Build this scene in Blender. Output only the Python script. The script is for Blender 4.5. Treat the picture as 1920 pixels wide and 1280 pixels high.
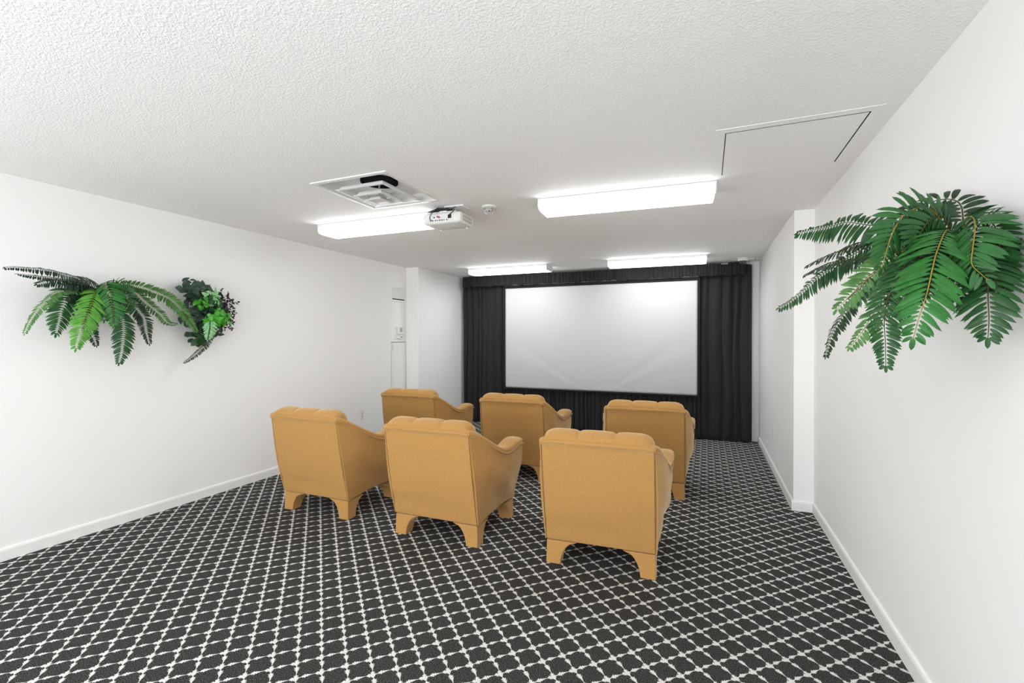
import bpy, bmesh, math, random
from mathutils import Vector, Matrix, noise as mnoise

for o in list(bpy.data.objects):
    bpy.data.objects.remove(o, do_unlink=True)
S = bpy.context.scene
COL = S.collection
PI = math.pi
R = math.radians

# ------------------------------------------------------------------ camera
cam_d = bpy.data.cameras.new('camera')
cam = bpy.data.objects.new('camera', cam_d)
COL.objects.link(cam)
cam_d.sensor_fit = 'HORIZONTAL'
cam_d.sensor_width = 36.0
cam_d.lens = 878.0 * 36.0 / 1920.0
cam_d.clip_start = 0.02
cam.location = (0, 0, 1.40)
cam.rotation_euler = (PI/2 - math.atan(5.5/878.0), 0, R(22.58))
S.camera = cam

# ------------------------------------------------------------------ world, exposure
w = bpy.data.worlds.new('world'); S.world = w
w.use_nodes = True
w.node_tree.nodes['Background'].inputs[0].default_value = (0.9, 0.92, 1.0, 1)
w.node_tree.nodes['Background'].inputs[1].default_value = 1.0
S.view_settings.view_transform = 'Standard'
S.view_settings.look = 'None'
S.view_settings.gamma = 1.0
S.view_settings.exposure = 0.15
S.cycles.max_bounces = 24; S.cycles.diffuse_bounces = 16      # white room: light keeps bouncing
# added fill lamp behind the camera, tilted up to brighten the ceiling
ceil_fill_d = bpy.data.lights.new('ceiling_fill', 'AREA'); ceil_fill_d.shape = 'RECTANGLE'; ceil_fill_d.size = 4.3; ceil_fill_d.size_y = 1.3
ceil_fill_d.energy = 130; ceil_fill_d.color = (.96, .985, 1)
ceil_fill = bpy.data.objects.new('ceiling_fill', ceil_fill_d); COL.objects.link(ceil_fill)
ceil_fill.location = (-1.65, -2.05, .95); ceil_fill.rotation_euler = (R(118), 0, 0)
LAMP = 9.0          # radiance of the fluorescent diffusers
H = 2.44            # ceiling height

# ------------------------------------------------------------------ helpers
def lin(c):
    return tuple(((v/255)/12.92 if v/255 <= .04045 else ((v/255+.055)/1.055)**2.4) for v in c)

def mat(name, col, rough=.6, spec=.3, metal=0.0, bump=0, bscale=40, bdist=.002, var=0, vscale=8, detail=3, sheen=0):
    m = bpy.data.materials.new(name); m.use_nodes = True
    nt = m.node_tree; N = nt.nodes; L = nt.links
    b = N['Principled BSDF']
    b.inputs['Base Color'].default_value = (*col, 1)
    b.inputs['Roughness'].default_value = rough
    b.inputs['Specular IOR Level'].default_value = spec
    b.inputs['Metallic'].default_value = metal
    if sheen:
        b.inputs['Sheen Weight'].default_value = sheen
        b.inputs['Sheen Roughness'].default_value = .5
    tc = None
    if bump or var:
        tc = N.new('ShaderNodeTexCoord')
    if bump:
        n = N.new('ShaderNodeTexNoise'); n.inputs['Scale'].default_value = bscale; n.inputs['Detail'].default_value = detail
        L.new(tc.outputs['Object'], n.inputs['Vector'])
        bp = N.new('ShaderNodeBump'); bp.inputs['Strength'].default_value = bump; bp.inputs['Distance'].default_value = bdist
        L.new(n.outputs['Fac'], bp.inputs['Height']); L.new(bp.outputs['Normal'], b.inputs['Normal'])
    if var:
        n2 = N.new('ShaderNodeTexNoise'); n2.inputs['Scale'].default_value = vscale; n2.inputs['Detail'].default_value = 4
        L.new(tc.outputs['Object'], n2.inputs['Vector'])
        mp = N.new('ShaderNodeMapRange'); mp.inputs[1].default_value = .3; mp.inputs[2].default_value = .7
        mp.inputs[3].default_value = 1-var; mp.inputs[4].default_value = 1+var
        L.new(n2.outputs['Fac'], mp.inputs[0])
        mx = N.new('ShaderNodeVectorMath'); mx.operation = 'SCALE'
        mx.inputs[0].default_value = col
        L.new(mp.outputs[0], mx.inputs['Scale']); L.new(mx.outputs[0], b.inputs['Base Color'])
    return m

def link(name, me, m, parent=None, smooth=False, loc=None):
    me.name = name
    o = bpy.data.objects.new(name, me)
    COL.objects.link(o)
    if m is not None:
        me.materials.append(m)
    if smooth:
        for p in me.polygons: p.use_smooth = True
    if parent is not None: o.parent = parent
    if loc is not None: o.location = loc
    return o

def obj(name, bm, m, parent=None, smooth=False, bevel=0, seg=2, loc=None, recalc=True):
    if recalc:
        bmesh.ops.recalc_face_normals(bm, faces=bm.faces[:])
    me = bpy.data.meshes.new(name)
    bm.to_mesh(me); bm.free()
    o = link(name, me, m, parent, smooth or bevel > 0, loc)
    if bevel:
        md = o.modifiers.new('bevel', 'BEVEL'); md.width = bevel; md.segments = seg; md.limit_method = 'ANGLE'; md.angle_limit = R(40)
        md.harden_normals = True
    return o

def box(bm, x0, x1, y0, y1, z0, z1, M=None):
    vs = [bm.verts.new((x, y, z)) for z in (z0, z1) for y in (y0, y1) for x in (x0, x1)]
    for f in ((0,2,3,1),(4,5,7,6),(0,1,5,4),(2,6,7,3),(0,4,6,2),(1,3,7,5)):
        bm.faces.new([vs[i] for i in f])
    if M is not None:
        for v in vs: v.co = M @ v.co
    return vs

def nb(): return bmesh.new()

def boxes(*bs):
    bm = nb()
    for b in bs: box(bm, *b)
    return bm

def frame_for(t, ref=Vector((0, 0, 1))):
    t = t.normalized()
    a = ref - t*ref.dot(t)
    if a.length < 1e-4: a = Vector((1, 0, 0)) - t*t.x
    a.normalize()
    return a, t.cross(a)

def tube(bm, pts, r, seg=8, cap=True, ref=Vector((0, 0, 1)), flat=1.0):
    """r: number or list; flat scales along the reference axis"""
    pts = [Vector(p) for p in pts]; n = len(pts); rings = []
    for i, p in enumerate(pts):
        t = pts[min(i+1, n-1)] - pts[max(i-1, 0)]
        a, b = frame_for(t, ref)
        rr = r[i] if isinstance(r, (list, tuple)) else r
        rings.append([bm.verts.new(p + a*(rr*flat*math.sin(2*PI*k/seg)) + b*(rr*math.cos(2*PI*k/seg))) for k in range(seg)])
    for i in range(n-1):
        for k in range(seg):
            bm.faces.new((rings[i][k], rings[i][(k+1) % seg], rings[i+1][(k+1) % seg], rings[i+1][k]))
    if cap:
        bm.faces.new(rings[0][::-1]); bm.faces.new(rings[-1])
    return rings

def loft(bm, rings, closed=True, cap=True):
    vr = [[bm.verts.new(p) for p in r] for r in rings]
    n = len(vr[0])
    for i in range(len(vr)-1):
        for k in range(n if closed else n-1):
            bm.faces.new((vr[i][k], vr[i][(k+1) % n], vr[i+1][(k+1) % n], vr[i+1][k]))
    if cap and closed:
        bm.faces.new(vr[0][::-1]); bm.faces.new(vr[-1])
    return vr

def lathe(bm, prof, seg=24, M=None):
    rings = []
    for r, z in prof:
        rings.append([Vector((r*math.cos(2*PI*k/seg), r*math.sin(2*PI*k/seg), z)) for k in range(seg)])
    if M is not None: rings = [[M @ p for p in r] for r in rings]
    loft(bm, rings)

def smooth_path(P, n=6):
    P = [Vector(p) for p in P]
    Q = [2*P[0]-P[1]] + P + [2*P[-1]-P[-2]]
    out = []
    for i in range(1, len(Q)-2):
        a, b, c, d = Q[i-1:i+3]
        for k in range(n):
            t = k/n
            out.append(.5*(2*b+(c-a)*t+(2*a-5*b+4*c-d)*t*t+(3*b-a-3*c+d)*t**3))
    out.append(P[-1])
    return out

def interp(tab, x):
    if x <= tab[0][0]: return tab[0][1]
    for (a, b), (c, d) in zip(tab, tab[1:]):
        if x <= c: return b + (d-b)*(x-a)/(c-a)
    return tab[-1][1]

def sstep(a, b, x):
    t = max(0, min(1, (x-a)/(b-a))); return t*t*(3-2*t)

def tag(o, label=None, cat=None, group=None, kind=None):
    if label: o['label'] = label
    if cat: o['category'] = cat
    if group: o['group'] = group
    if kind: o['kind'] = kind
    return o

def thing(name, label, cat, loc=(0, 0, 0), rz=0, group=None):
    o = bpy.data.objects.new(name, None); COL.objects.link(o)
    o.location = loc; o.rotation_euler = (0, 0, rz); o.empty_display_size = .1
    return tag(o, label, cat, group)

def copy_tree(o, parent=None):
    c = o.copy(); COL.objects.link(c)
    if parent is not None: c.parent = parent
    for ch in list(o.children): copy_tree(ch, c)
    return c

# ------------------------------------------------------------------ materials
M_wall = mat('wall_paint', (.90, .896, .888), .55, .25, bump=.25, bscale=220, bdist=.001)
M_trim = mat('trim_paint', (.86, .855, .845), .4, .35, bump=.1, bscale=60, bdist=.001)

def ceiling_mat():
    m = bpy.data.materials.new('stippled_ceiling'); m.use_nodes = True
    nt = m.node_tree; N = nt.nodes; L = nt.links; b = N['Principled BSDF']
    b.inputs['Base Color'].default_value = (.94, .937, .928, 1)
    b.inputs['Roughness'].default_value = .7; b.inputs['Specular IOR Level'].default_value = .2
    tc = N.new('ShaderNodeTexCoord')
    n1 = N.new('ShaderNodeTexNoise'); n1.inputs['Scale'].default_value = 105; n1.inputs['Detail'].default_value = 2.5; n1.inputs['Distortion'].default_value = .6
    L.new(tc.outputs['Object'], n1.inputs['Vector'])
    mr = N.new('ShaderNodeMapRange'); mr.inputs[1].default_value = .42; mr.inputs[2].default_value = .62
    L.new(n1.outputs['Fac'], mr.inputs[0])
    bp = N.new('ShaderNodeBump'); bp.inputs['Strength'].default_value = .34; bp.inputs['Distance'].default_value = .005
    L.new(mr.outputs[0], bp.inputs['Height']); L.new(bp.outputs['Normal'], b.inputs['Normal'])
    return m
M_ceil = ceiling_mat()

def carpet_mat():
    m = bpy.data.materials.new('trellis_carpet'); m.use_nodes = True
    nt = m.node_tree; N = nt.nodes; L = nt.links; b = N['Principled BSDF']
    b.inputs['Roughness'].default_value = .95; b.inputs['Specular IOR Level'].default_value = .1
    P = .0698
    def math_(op, a, c=None, e=None):
        n = N.new('ShaderNodeMath'); n.operation = op
        for i, v in enumerate((a, c, e)):
            if v is None: continue
            if isinstance(v, (int, float)): n.inputs[i].default_value = v
            else: L.new(v, n.inputs[i])
        return n.outputs[0]
    tc = N.new('ShaderNodeTexCoord')
    sp = N.new('ShaderNodeSeparateXYZ'); L.new(tc.outputs['Object'], sp.inputs[0])
    x = math_('ADD', sp.outputs[0], 1.0020); y = math_('SUBTRACT', sp.outputs[1], 1.9867)
    # yarn-sized raggedness of the edges
    nj = N.new('ShaderNodeTexNoise'); nj.inputs['Scale'].default_value = 250; nj.inputs['Detail'].default_value = 2
    L.new(tc.outputs['Object'], nj.inputs['Vector'])
    jag = math_('MULTIPLY', math_('SUBTRACT', nj.outputs['Fac'], .5), .045)
    u = math_('DIVIDE', math_('ADD', x, y), 2*P); v = math_('DIVIDE', math_('SUBTRACT', x, y), 2*P)
    def curve(fac, pts):
        n = N.new('ShaderNodeFloatCurve'); c = n.mapping.curves[0]
        c.points[0].location = pts[0]; c.points[1].location = pts[-1]
        for p in pts[1:-1]: c.points.new(*p)
        for p in c.points: p.handle_type = 'VECTOR'
        n.mapping.update(); L.new(fac, n.inputs['Value'])
        return n.outputs[0]
    # leafy line over one cell: half width of the blade and length of its slanted barbs (both stored x10)
    body = [(0, .50), (.07, .36), (.13, .16), (.20, .10), (.245, .16), (.29, .46), (.38, .50), (.50, .38), (.63, .20), (.74, .07), (.78, .14), (.82, .32), (.90, .38), (1, .50)]
    barb = [(0, .62), (.10, .45), (.16, .10), (.24, .05), (.28, .55), (.42, .45), (.52, .18), (.62, .0), (.76, .0), (.80, .40), (.90, .55), (1, .62)]
    masks = []
    for along, across, ph in ((u, v, 1), (v, u, -1)):
        f = math_('FRACT', along)
        sway = math_('MULTIPLY', math_('SINE', math_('MULTIPLY', f, PI)), .045*ph)
        a2 = math_('ADD', across, sway)
        d = math_('ABSOLUTE', math_('SUBTRACT', a2, math_('ROUND', a2)))
        saw = math_('SUBTRACT', 1.0, math_('FRACT', math_('MULTIPLY', math_('SUBTRACT', along, math_('MULTIPLY', d, 1.1*ph)), 8.0)))
        wid = math_('MULTIPLY', math_('ADD', curve(f, body), math_('MULTIPLY', curve(f, barb), math_('MULTIPLY', saw, 1.7))), .092)
        dj = math_('ADD', d, jag)
        mr = N.new('ShaderNodeMapRange'); mr.inputs[3].default_value = 1; mr.inputs[4].default_value = 0
        L.new(math_('SUBTRACT', dj, wid), mr.inputs[0]); mr.inputs[1].default_value = -.006; mr.inputs[2].default_value = .010
        masks.append(mr.outputs[0])
    mask = math_('MAXIMUM', masks[0], masks[1])
    # charcoal pile with lighter flecks
    n1 = N.new('ShaderNodeTexNoise'); n1.inputs['Scale'].default_value = 210; n1.inputs['Detail'].default_value = 2
    L.new(tc.outputs['Object'], n1.inputs['Vector'])
    r1 = N.new('ShaderNodeValToRGB'); e = r1.color_ramp.elements
    e[0].position = .38; e[0].color = (.008, .008, .0078, 1); e[1].position = .68; e[1].color = (.098, .096, .091, 1)
    L.new(n1.outputs['Fac'], r1.inputs[0])
    r2 = N.new('ShaderNodeValToRGB'); e = r2.color_ramp.elements
    e[0].position = .3; e[0].color = (.58, .575, .555, 1); e[1].position = .7; e[1].color = (.76, .755, .73, 1)
    L.new(n1.outputs['Fac'], r2.inputs[0])
    mx = N.new('ShaderNodeMix'); mx.data_type = 'RGBA'
    L.new(mask, mx.inputs[0]); L.new(r1.outputs[0], mx.inputs[6]); L.new(r2.outputs[0], mx.inputs[7])
    L.new(mx.outputs[2], b.inputs['Base Color'])
    bp = N.new('ShaderNodeBump'); bp.inputs['Strength'].default_value = .5; bp.inputs['Distance'].default_value = .003
    L.new(n1.outputs['Fac'], bp.inputs['Height']); L.new(bp.outputs['Normal'], b.inputs['Normal'])
    return m
M_carpet = carpet_mat()

def fabric_mat():
    m = bpy.data.materials.new('ochre_slipcover'); m.use_nodes = True
    nt = m.node_tree; N = nt.nodes; L = nt.links; b = N['Principled BSDF']
    b.inputs['Roughness'].default_value = .9; b.inputs['Specular IOR Level'].default_value = .15
    b.inputs['Sheen Weight'].default_value = .7; b.inputs['Sheen Roughness'].default_value = .35
    b.inputs['Sheen Tint'].default_value = (1, .85, .6, 1)
    tc = N.new('ShaderNodeTexCoord')
    nf = N.new('ShaderNodeTexNoise'); nf.inputs['Scale'].default_value = 260; nf.inputs['Detail'].default_value = 1.5
    L.new(tc.outputs['Object'], nf.inputs['Vector'])
    rp = N.new('ShaderNodeValToRGB'); e = rp.color_ramp.elements
    e[0].position = .3; e[0].color = (.40, .212, .063, 1); e[1].position = .7; e[1].color = (.525, .292, .099, 1)
    L.new(nf.outputs['Fac'], rp.inputs[0]); L.new(rp.outputs[0], b.inputs['Base Color'])
    # cloth ripples (long across, short up) under the weave
    mp = N.new('ShaderNodeMapping'); mp.inputs['Scale'].default_value = (1.6, 1.6, 3.2)
    L.new(tc.outputs['Object'], mp.inputs[0])
    nw = N.new('ShaderNodeTexNoise'); nw.inputs['Scale'].default_value = 1.6; nw.inputs['Detail'].default_value = 0
    L.new(mp.outputs[0], nw.inputs['Vector'])
    b1 = N.new('ShaderNodeBump'); b1.inputs['Strength'].default_value = .35; b1.inputs['Distance'].default_value = .03
    L.new(nw.outputs['Fac'], b1.inputs['Height'])
    b2 = N.new('ShaderNodeBump'); b2.inputs['Strength'].default_value = .35; b2.inputs['Distance'].default_value = .0015
    L.new(nf.outputs['Fac'], b2.inputs['Height']); L.new(b1.outputs['Normal'], b2.inputs['Normal'])
    L.new(b2.outputs['Normal'], b.inputs['Normal'])
    return m
M_fab = fabric_mat()

def lamp_mat(name='lit_diffuser', gain=1.0):
    m = bpy.data.materials.new(name); m.use_nodes = True
    N = m.node_tree.nodes; L = m.node_tree.links; b = N['Principled BSDF']
    b.inputs['Base Color'].default_value = (.9, .9, .9, 1); b.inputs['Roughness'].default_value = .35
    b.inputs['Emission Color'].default_value = (.945, .98, 1, 1); b.inputs['Emission Strength'].default_value = LAMP*gain
    return m
M_lamp = lamp_mat()
M_lamp_boost = lamp_mat('lit_diffuser_boosted', 1.4)  # same lamps, emission raised to brighten the far end
M_white = mat('white_enamel', (.78, .78, .77), .35, .4)
M_plastic = mat('white_plastic', (.80, .80, .78), .4, .4)
M_grey = mat('grey_plastic', (.42, .42, .41), .4, .4)
M_dark = mat('black_plastic', (.015, .015, .015), .4, .4)
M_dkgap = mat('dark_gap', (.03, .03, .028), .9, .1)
M_hole = mat('black_duct', (.012, .012, .012), .9, .05, bump=.6, bscale=60, bdist=.01)
M_metal = mat('pale_metal', (.62, .62, .61), .35, .5, metal=.6)
M_galv = mat('galvanised_sheet', (.45, .45, .44), .4, .5, metal=.5, var=.15, vscale=6)
M_red = mat('red_plug', (.45, .05, .06), .4, .4)
M_screen = mat('projection_fabric', (.58, .58, .58), .85, .1)
M_black = mat('black_velour_frame', (.022, .022, .022), .85, .1)
M_curt = mat('black_curtain_cloth', (.026, .026, .0255), .85, .12, bump=.2, bscale=300, bdist=.001, sheen=.12)
M_clear = mat('smoked_dome', (.06, .06, .06), .12, .6)
M_pot = mat('dark_wall_basket', (.02, .016, .012), .8, .2, bump=.5, bscale=50, bdist=.006)
M_g = {
    'g0': mat('frond_green', lin((36, 100, 36)), .45, .35, var=.25, vscale=30),
    'g1': mat('frond_mid_green', lin((40, 92, 42)), .45, .35, var=.25, vscale=30),
    'g2': mat('frond_deep_green', lin((30, 76, 32)), .45, .35, var=.3, vscale=30),
    'g3': mat('frond_dark_green', lin((34, 58, 36)), .5, .3, var=.35, vscale=40),
    'g4': mat('frond_olive_green', lin((78, 122, 62)), .5, .3, var=.3, vscale=30),
    'g5': mat('frond_yellow_green', lin((84, 150, 50)), .45, .35, var=.2, vscale=30),
    'g6': mat('frond_grey', lin((70, 74, 68)), .6, .25, var=.3, vscale=40),
    'b0': mat('ivy_leaf', lin((42, 66, 48)), .4, .4, var=.4, vscale=40),
    'b1': mat('bright_leaf', lin((62, 150, 34)), .4, .4, var=.3, vscale=40),
    'b2': mat('variegated_leaf', lin((132, 184, 128)), .45, .35, var=.35, vscale=90),
    'b3': mat('purple_black_leaf', lin((48, 42, 42)), .5, .3, var=.3, vscale=40),
}
M_stem = mat('yellow_green_stem', lin((140, 122, 40)), .5, .3, var=.15, vscale=30)
M_stemd = mat('brown_stem', lin((66, 72, 38)), .6, .2, var=.2, vscale=30)

# ------------------------------------------------------------------ setting
XL, XR, YB, YF = -4.09, 0.80, 7.14, -2.6      # left wall, right wall, screen wall, wall behind the camera
XPL, YPL = -3.87, 5.76                        # left pier
XPR, YPR = 0.655, 4.405                       # right pier
T = .12
def struct(name, bm, m, bevel=0):
    o = obj(name, bm, m, bevel=bevel); o['kind'] = 'structure'; return o
struct('floor', boxes((XL-T, XR+T, YF-T, YB+T, -.1, 0)), M_carpet)
VX, VY, VA, VB = -2.148, 2.712, .285, .307    # air diffuser opening
struct('ceiling', boxes((XL-T, VX-VA, YF-T, YB+T, H, H+.1), (VX+VA, XR+T, YF-T, YB+T, H, H+.1),
                        (VX-VA, VX+VA, YF-T, VY-VB, H, H+.1), (VX-VA, VX+VA, VY+VB, YB+T, H, H+.1)), M_ceil)
struct('wall_left', boxes((XL-T, XL, YF, YB, 0, H)), M_wall)
struct('wall_right', boxes((XR, XR+T, YF, YB, 0, H)), M_wall)
struct('wall_back', boxes((XL-T, XR+T, YB, YB+T, 0, H)), M_wall)
WX0, WX1, WZ0, WZ1 = -3.85, .55, .15, 2.15
struct('wall_front', boxes((XL-T, WX0, YF-T, YF, 0, H), (WX1, XR+T, YF-T, YF, 0, H), (WX0, WX1, YF-T, YF, 0, WZ0), (WX0, WX1, YF-T, YF, WZ1, H)), M_wall)
wbm = nb()
for k in range(5): box(wbm, WX0+(WX1-WX0-.05)*k/4, WX0+(WX1-WX0-.05)*k/4+.05, YF-.09, YF-.04, WZ0, WZ1)
box(wbm, WX0, WX1, YF-.09, YF-.04, WZ0, WZ0+.05); box(wbm, WX0, WX1, YF-.09, YF-.04, WZ1-.05, WZ1)
struct('added_window', wbm, M_trim)  # unseen window, added to go with the ceiling fill lamp
struct('trim_1', boxes((XL, XPL, YPL, YB, 0, H)), M_wall, bevel=.012)
struct('trim_2', boxes((XPR, XR, YPR, YB, 0, H)), M_wall, bevel=.004)

def baseboard(name, runs):
    """runs: (x, y, x2, y2, nx, ny) wall line and the side the board stands on"""
    bm = nb()
    prof = [(0, 0), (.013, 0), (.013, .066), (.009, .078), (.004, .082), (0, .082)]
    for x, y, x2, y2, nx, ny in runs:
        loft(bm, [[Vector((px+nx*d, py+ny*d, z)) for d, z in prof] for px, py in ((x, y), (x2, y2))])
    struct(name, bm, M_trim)
baseboard('baseboard_left', [(XL, YF, XL, YPL, 1, 0), (XL, YPL, XPL+.013, YPL, 0, -1), (XPL, YPL, XPL, YB, 1, 0)])
baseboard('baseboard_right', [(XR, YF, XR, YPR, -1, 0), (XPR-.013, YPR, XR, YPR, 0, -1), (XPR, YPR, XPR, YB, -1, 0)])

# ------------------------------------------------------------------ fluorescent wraparound lights
def make_light():
    t = thing('ceiling_light', 'x', 'ceiling light', group='fluorescent ceiling lights')
    L2, W2 = .61, .132
    bm = nb()                                        # steel channel against the ceiling
    box(bm, -L2, L2, -W2, W2, -.030, 0)
    obj('light_body', bm, M_white, t, bevel=.003)
    bm = nb()                                        # wrap lens
    prof = [(-W2+.003, -.026), (-W2+.003, -.060), (-W2+.012, -.078), (-W2+.04, -.084), (0, -.085), (W2-.04, -.084), (W2-.012, -.078), (W2-.003, -.060), (W2-.003, -.026)]
    prof += [(W2-.008, -.028), (-W2+.008, -.028)]
    loft(bm, [[Vector((x, y, z)) for y, z in prof] for x in (-L2+.008, L2-.008)])
    obj('diffuser', bm, M_lamp, t)
    for s in (-1, 1):
        bm = nb()
        pr = [(-W2-.006, 0), (-W2-.006, -.062), (-W2+.010, -.083), (W2-.010, -.083), (W2+.006, -.062), (W2+.006, 0)]
        loft(bm, [[Vector((s*x, y, z)) for y, z in pr] for x in (L2-.008, L2+.001)])
        obj('end_cap', bm, M_white, t)
    return t
light = make_light()
LIGHTS = [
    (-.560, 3.462, 3.3, 'lit white fluorescent ceiling light to the right of the projector, largest in view'),
    (-2.672, 3.412, .5, 'lit white fluorescent ceiling light half hidden by the projector'),
    (-2.665, 6.318, .5, 'lit white fluorescent ceiling light over the left end of the black valance'),
    (-.612, 6.372, 2.2, 'lit white fluorescent ceiling light over the right half of the screen'),
    (-2.672, .12, .5, 'lit white fluorescent ceiling light overhead on the left, out of the photo'),
    (-.56, .02, .5, 'lit white fluorescent ceiling light directly above the viewer, out of the photo'),
]
for i, (x, y, r, lb) in enumerate(LIGHTS):
    o = light if i == 0 else copy_tree(light)
    o.location = (x, y, H-.001); o.rotation_euler = (0, 0, R(r)); o['label'] = lb
    if y > 5:                                        # pair by the screen boosted to lift the far ceiling and walls
        for c in o.children:
            if c.name.startswith('diffuser'):
                c.data = c.data.copy(); c.data.materials[0] = M_lamp_boost

# ------------------------------------------------------------------ armchair
def yrear(z): return -.125*max(0, (z-.14)/.62) - .010*math.sin(PI*max(0, min(1, (z-.14)/.62)))
PAD = smooth_path([(.318, -.126, .790), (.330, -.07, .774), (.343, .03, .722), (.352, .16, .654), (.358, .27, .605), (.361, .35, .587),
                   (.364, .43, .591), (.366, .52, .606), (.365, .59, .608), (.362, .652, .596)], 5)
PADY = [(p.y, p.z) for p in PAD if p.y < .66]
PADX = [(p.y, p.x) for p in PAD if p.y < .66]

def make_chair():
    t = thing('armchair', 'x', 'armchair', group='ochre armchairs facing the screen')
    W = .33
    # bracket feet
    for sx, sy in ((-1, 0), (1, 0), (1, 1), (-1, 1)):
        bm = nb(); rings = []
        for k in range(11):
            z = .145*k/10
            q = 1-(1-(k/10)**1.0)**2
            wq = .090 + .100*(1-math.sqrt(max(0, 1-(k/10)**2.0)))
            fl = .004*(1-k/10)
            xo, yo = sx*(W-.004+fl), (-.0-fl if sy == 0 else .635+fl)
            xi = xo - sx*wq; yi = yo + (wq if sy == 0 else -wq)
            rings.append([Vector(p) for p in ((xo, yo, z), (xi, yo, z), (xi, yi, z), (xo, yi, z))])
        loft(bm, rings)
        obj('leg', bm, M_fab, t, bevel=.006)
    # outer back
    bm = nb(); rings = []
    nx = 12
    for k in range(15):
        z = .149 + .635*k/14; y0 = yrear(z)
        ring = []
        for i in range(nx+1):
            x = -.3265 + .653*i/nx
            bul = -.010*(1-(x/W)**2)*math.sin(PI*k/14)
            sag = .010*math.sin(40*(z-.2)+3*x)*math.exp(-((z-.27)/.06)**2)*math.cos(3.2*x+.6)
            ring.append(Vector((x, y0+bul+sag, z)))
        ring += [Vector((.3255, y0+.05, z)), Vector((-.3255, y0+.05, z))]
        rings.append(ring)
    loft(bm, rings)
    obj('back_panel', bm, M_fab, t, bevel=.008)
    # outer sides
    for s in (-1, 1):
        bm = nb(); rings = []
        ny = 18
        for i in range(ny+1):
            fy = i/ny
            outer, inner = [], []
            for k in range(15):
                fz = k/14
                yr = yrear(.145+.6*fz)+.003
                y = yr + (.640-yr)*fy
                zt = interp(PADY, y)-.012
                z = .149 + (zt-.149)*fz + .025*math.sin(PI*fy)*(1-fz)
                yr = yrear(z)+.003; y = yr + (.640-yr)*fy
                xt = interp(PADX, y)+.040-.026*(1-sstep(-.14, .10, y))
                zz = (z-.145)/(zt-.145)
                x = W + .006 + (xt-W-.006)*sstep(0, .8, zz)
                x += .014*math.sin(PI*fy)*math.sin(PI*min(1, zz*1.15))
                x += .012*math.sin(16*y+24*z)*math.exp(-((z-.30)/.10)**2)*math.sin(PI*fy)
                x += .004*math.sin(26*(z+.55*y)+1)*math.exp(-((zz-.85)/.2)**2)*math.sin(PI*fy)
                x -= .003*math.sin(PI*fy)*math.exp(-((z-.15)/.05)**2)
                yy = y
                outer.append(Vector((s*x, yy, z)))
                inner.append(Vector((s*(.329-.067*sstep(.055, .085, y-yrear(z))), yy, z)))
            rings.append(outer + inner[::-1])
        loft(bm, rings)
        obj('side_panel', bm, M_fab, t, bevel=.008)
    # padded arms
    for s in (-1, 1):
        bm = nb()
        n = len(PAD); rings = []
        for i, p in enumerate(PAD):
            f = i/(n-1)
            tt = PAD[min(i+1, n-1)] - PAD[max(i-1, 0)]
            a, b = frame_for(tt)
            hw = interp([(0, .030), (.12, .040), (.35, .050), (.6, .060), (.8, .068), (.93, .064), (1, .052)], f)
            hh = interp([(0, .022), (.2, .024), (.5, .025), (.75, .030), (.9, .028), (1, .012)], f)
            ring = []
            for k in range(16):
                an = 2*PI*k/16
                cx = math.copysign(abs(math.cos(an))**.8, math.cos(an)); cz = math.copysign(abs(math.sin(an))**.8, math.sin(an))
                v = p + Vector((-.014, 0, 0)) + a*(hh*cz) + b*(-hw*cx)
                ring.append(Vector((s*v.x, v.y, v.z)))
            rings.append(ring)
        loft(bm, rings)
        arm = obj('armrest', bm, M_fab, t, smooth=True)
        bm = nb()                                    # welt under the pad
        pts = [Vector((s*(p.x+.047-.030*(1-sstep(-.12, .2, p.y))), p.y, p.z-.021)) for p in PAD]
        tube(bm, pts, .005, 6)
        obj('piping', bm, M_fab, arm, smooth=True)
    # channelled back cushion that rolls over the top
    prof = [(p.x, p.y) for p in [Vector((a[0], a[1], 0)) for a in [(q[0], q[1]) for q in [(v.x, v.y) for v in smooth_path([(a, b, 0) for a, b in
            [(.135, .34), (.100, .50), (.055, .66), (.020, .765), (-.005, .808), (-.040, .830), (-.080, .826), (-.112, .812), (-.128, .796), (-.130, .786)]], 3)]]]]
    bm = nb(); NX = 48; HW = .322; rings = []
    for i in range(NX+1):
        x = -HW + 2*HW*i/NX
        cell = (x+HW)/(2*HW/3); c = abs((cell % 1)-.5)*2 if i < NX else 1
        lobe = .52 + .48*math.sqrt(max(0, 1-c**3))
        if c > .97 and 0 < i < NX: lobe = .40
        edge = min(1, (HW-abs(x))/.085); ee = math.sqrt(max(0, 1-(1-edge)**2))
        ring = []
        m = len(prof)
        for j, (y, z) in enumerate(prof):
            a = prof[max(j-1, 0)]; b2 = prof[min(j+1, m-1)]
            ty, tz = b2[0]-a[0], b2[1]-a[1]; l = math.hypot(ty, tz)
            nyv, nzv = tz/l, -ty/l
            fade = sstep(0, .18, j/(m-1))*(1-sstep(.80, 1, j/(m-1)))
            off = (.025*lobe*fade)*(.35+.65*ee) - .026*(1-ee)*(.3+.7*fade)
            ring.append(Vector((x, y+nyv*off, z+nzv*off)))
        ring += [Vector((x, -.09, .762)), Vector((x, 0.0, .60)), Vector((x, .05, .36))]
        rings.append(ring)
    loft(bm, rings)
    bk = obj('backrest', bm, M_fab, t, smooth=True)
    bm = nb()                                        # welt along the top of the outer back
    pts = [Vector((x, -.128-.010*(1-(x/W)**2), .788 - .008*sstep(.24, .33, abs(x)))) for x in [-.335+.67*k/24 for k in range(25)]]
    tube(bm, pts, .0095, 8, flat=1.5)
    obj('piping', bm, M_fab, bk, smooth=True)
    # seat cushion and front
    bm = nb(); rings = []
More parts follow.
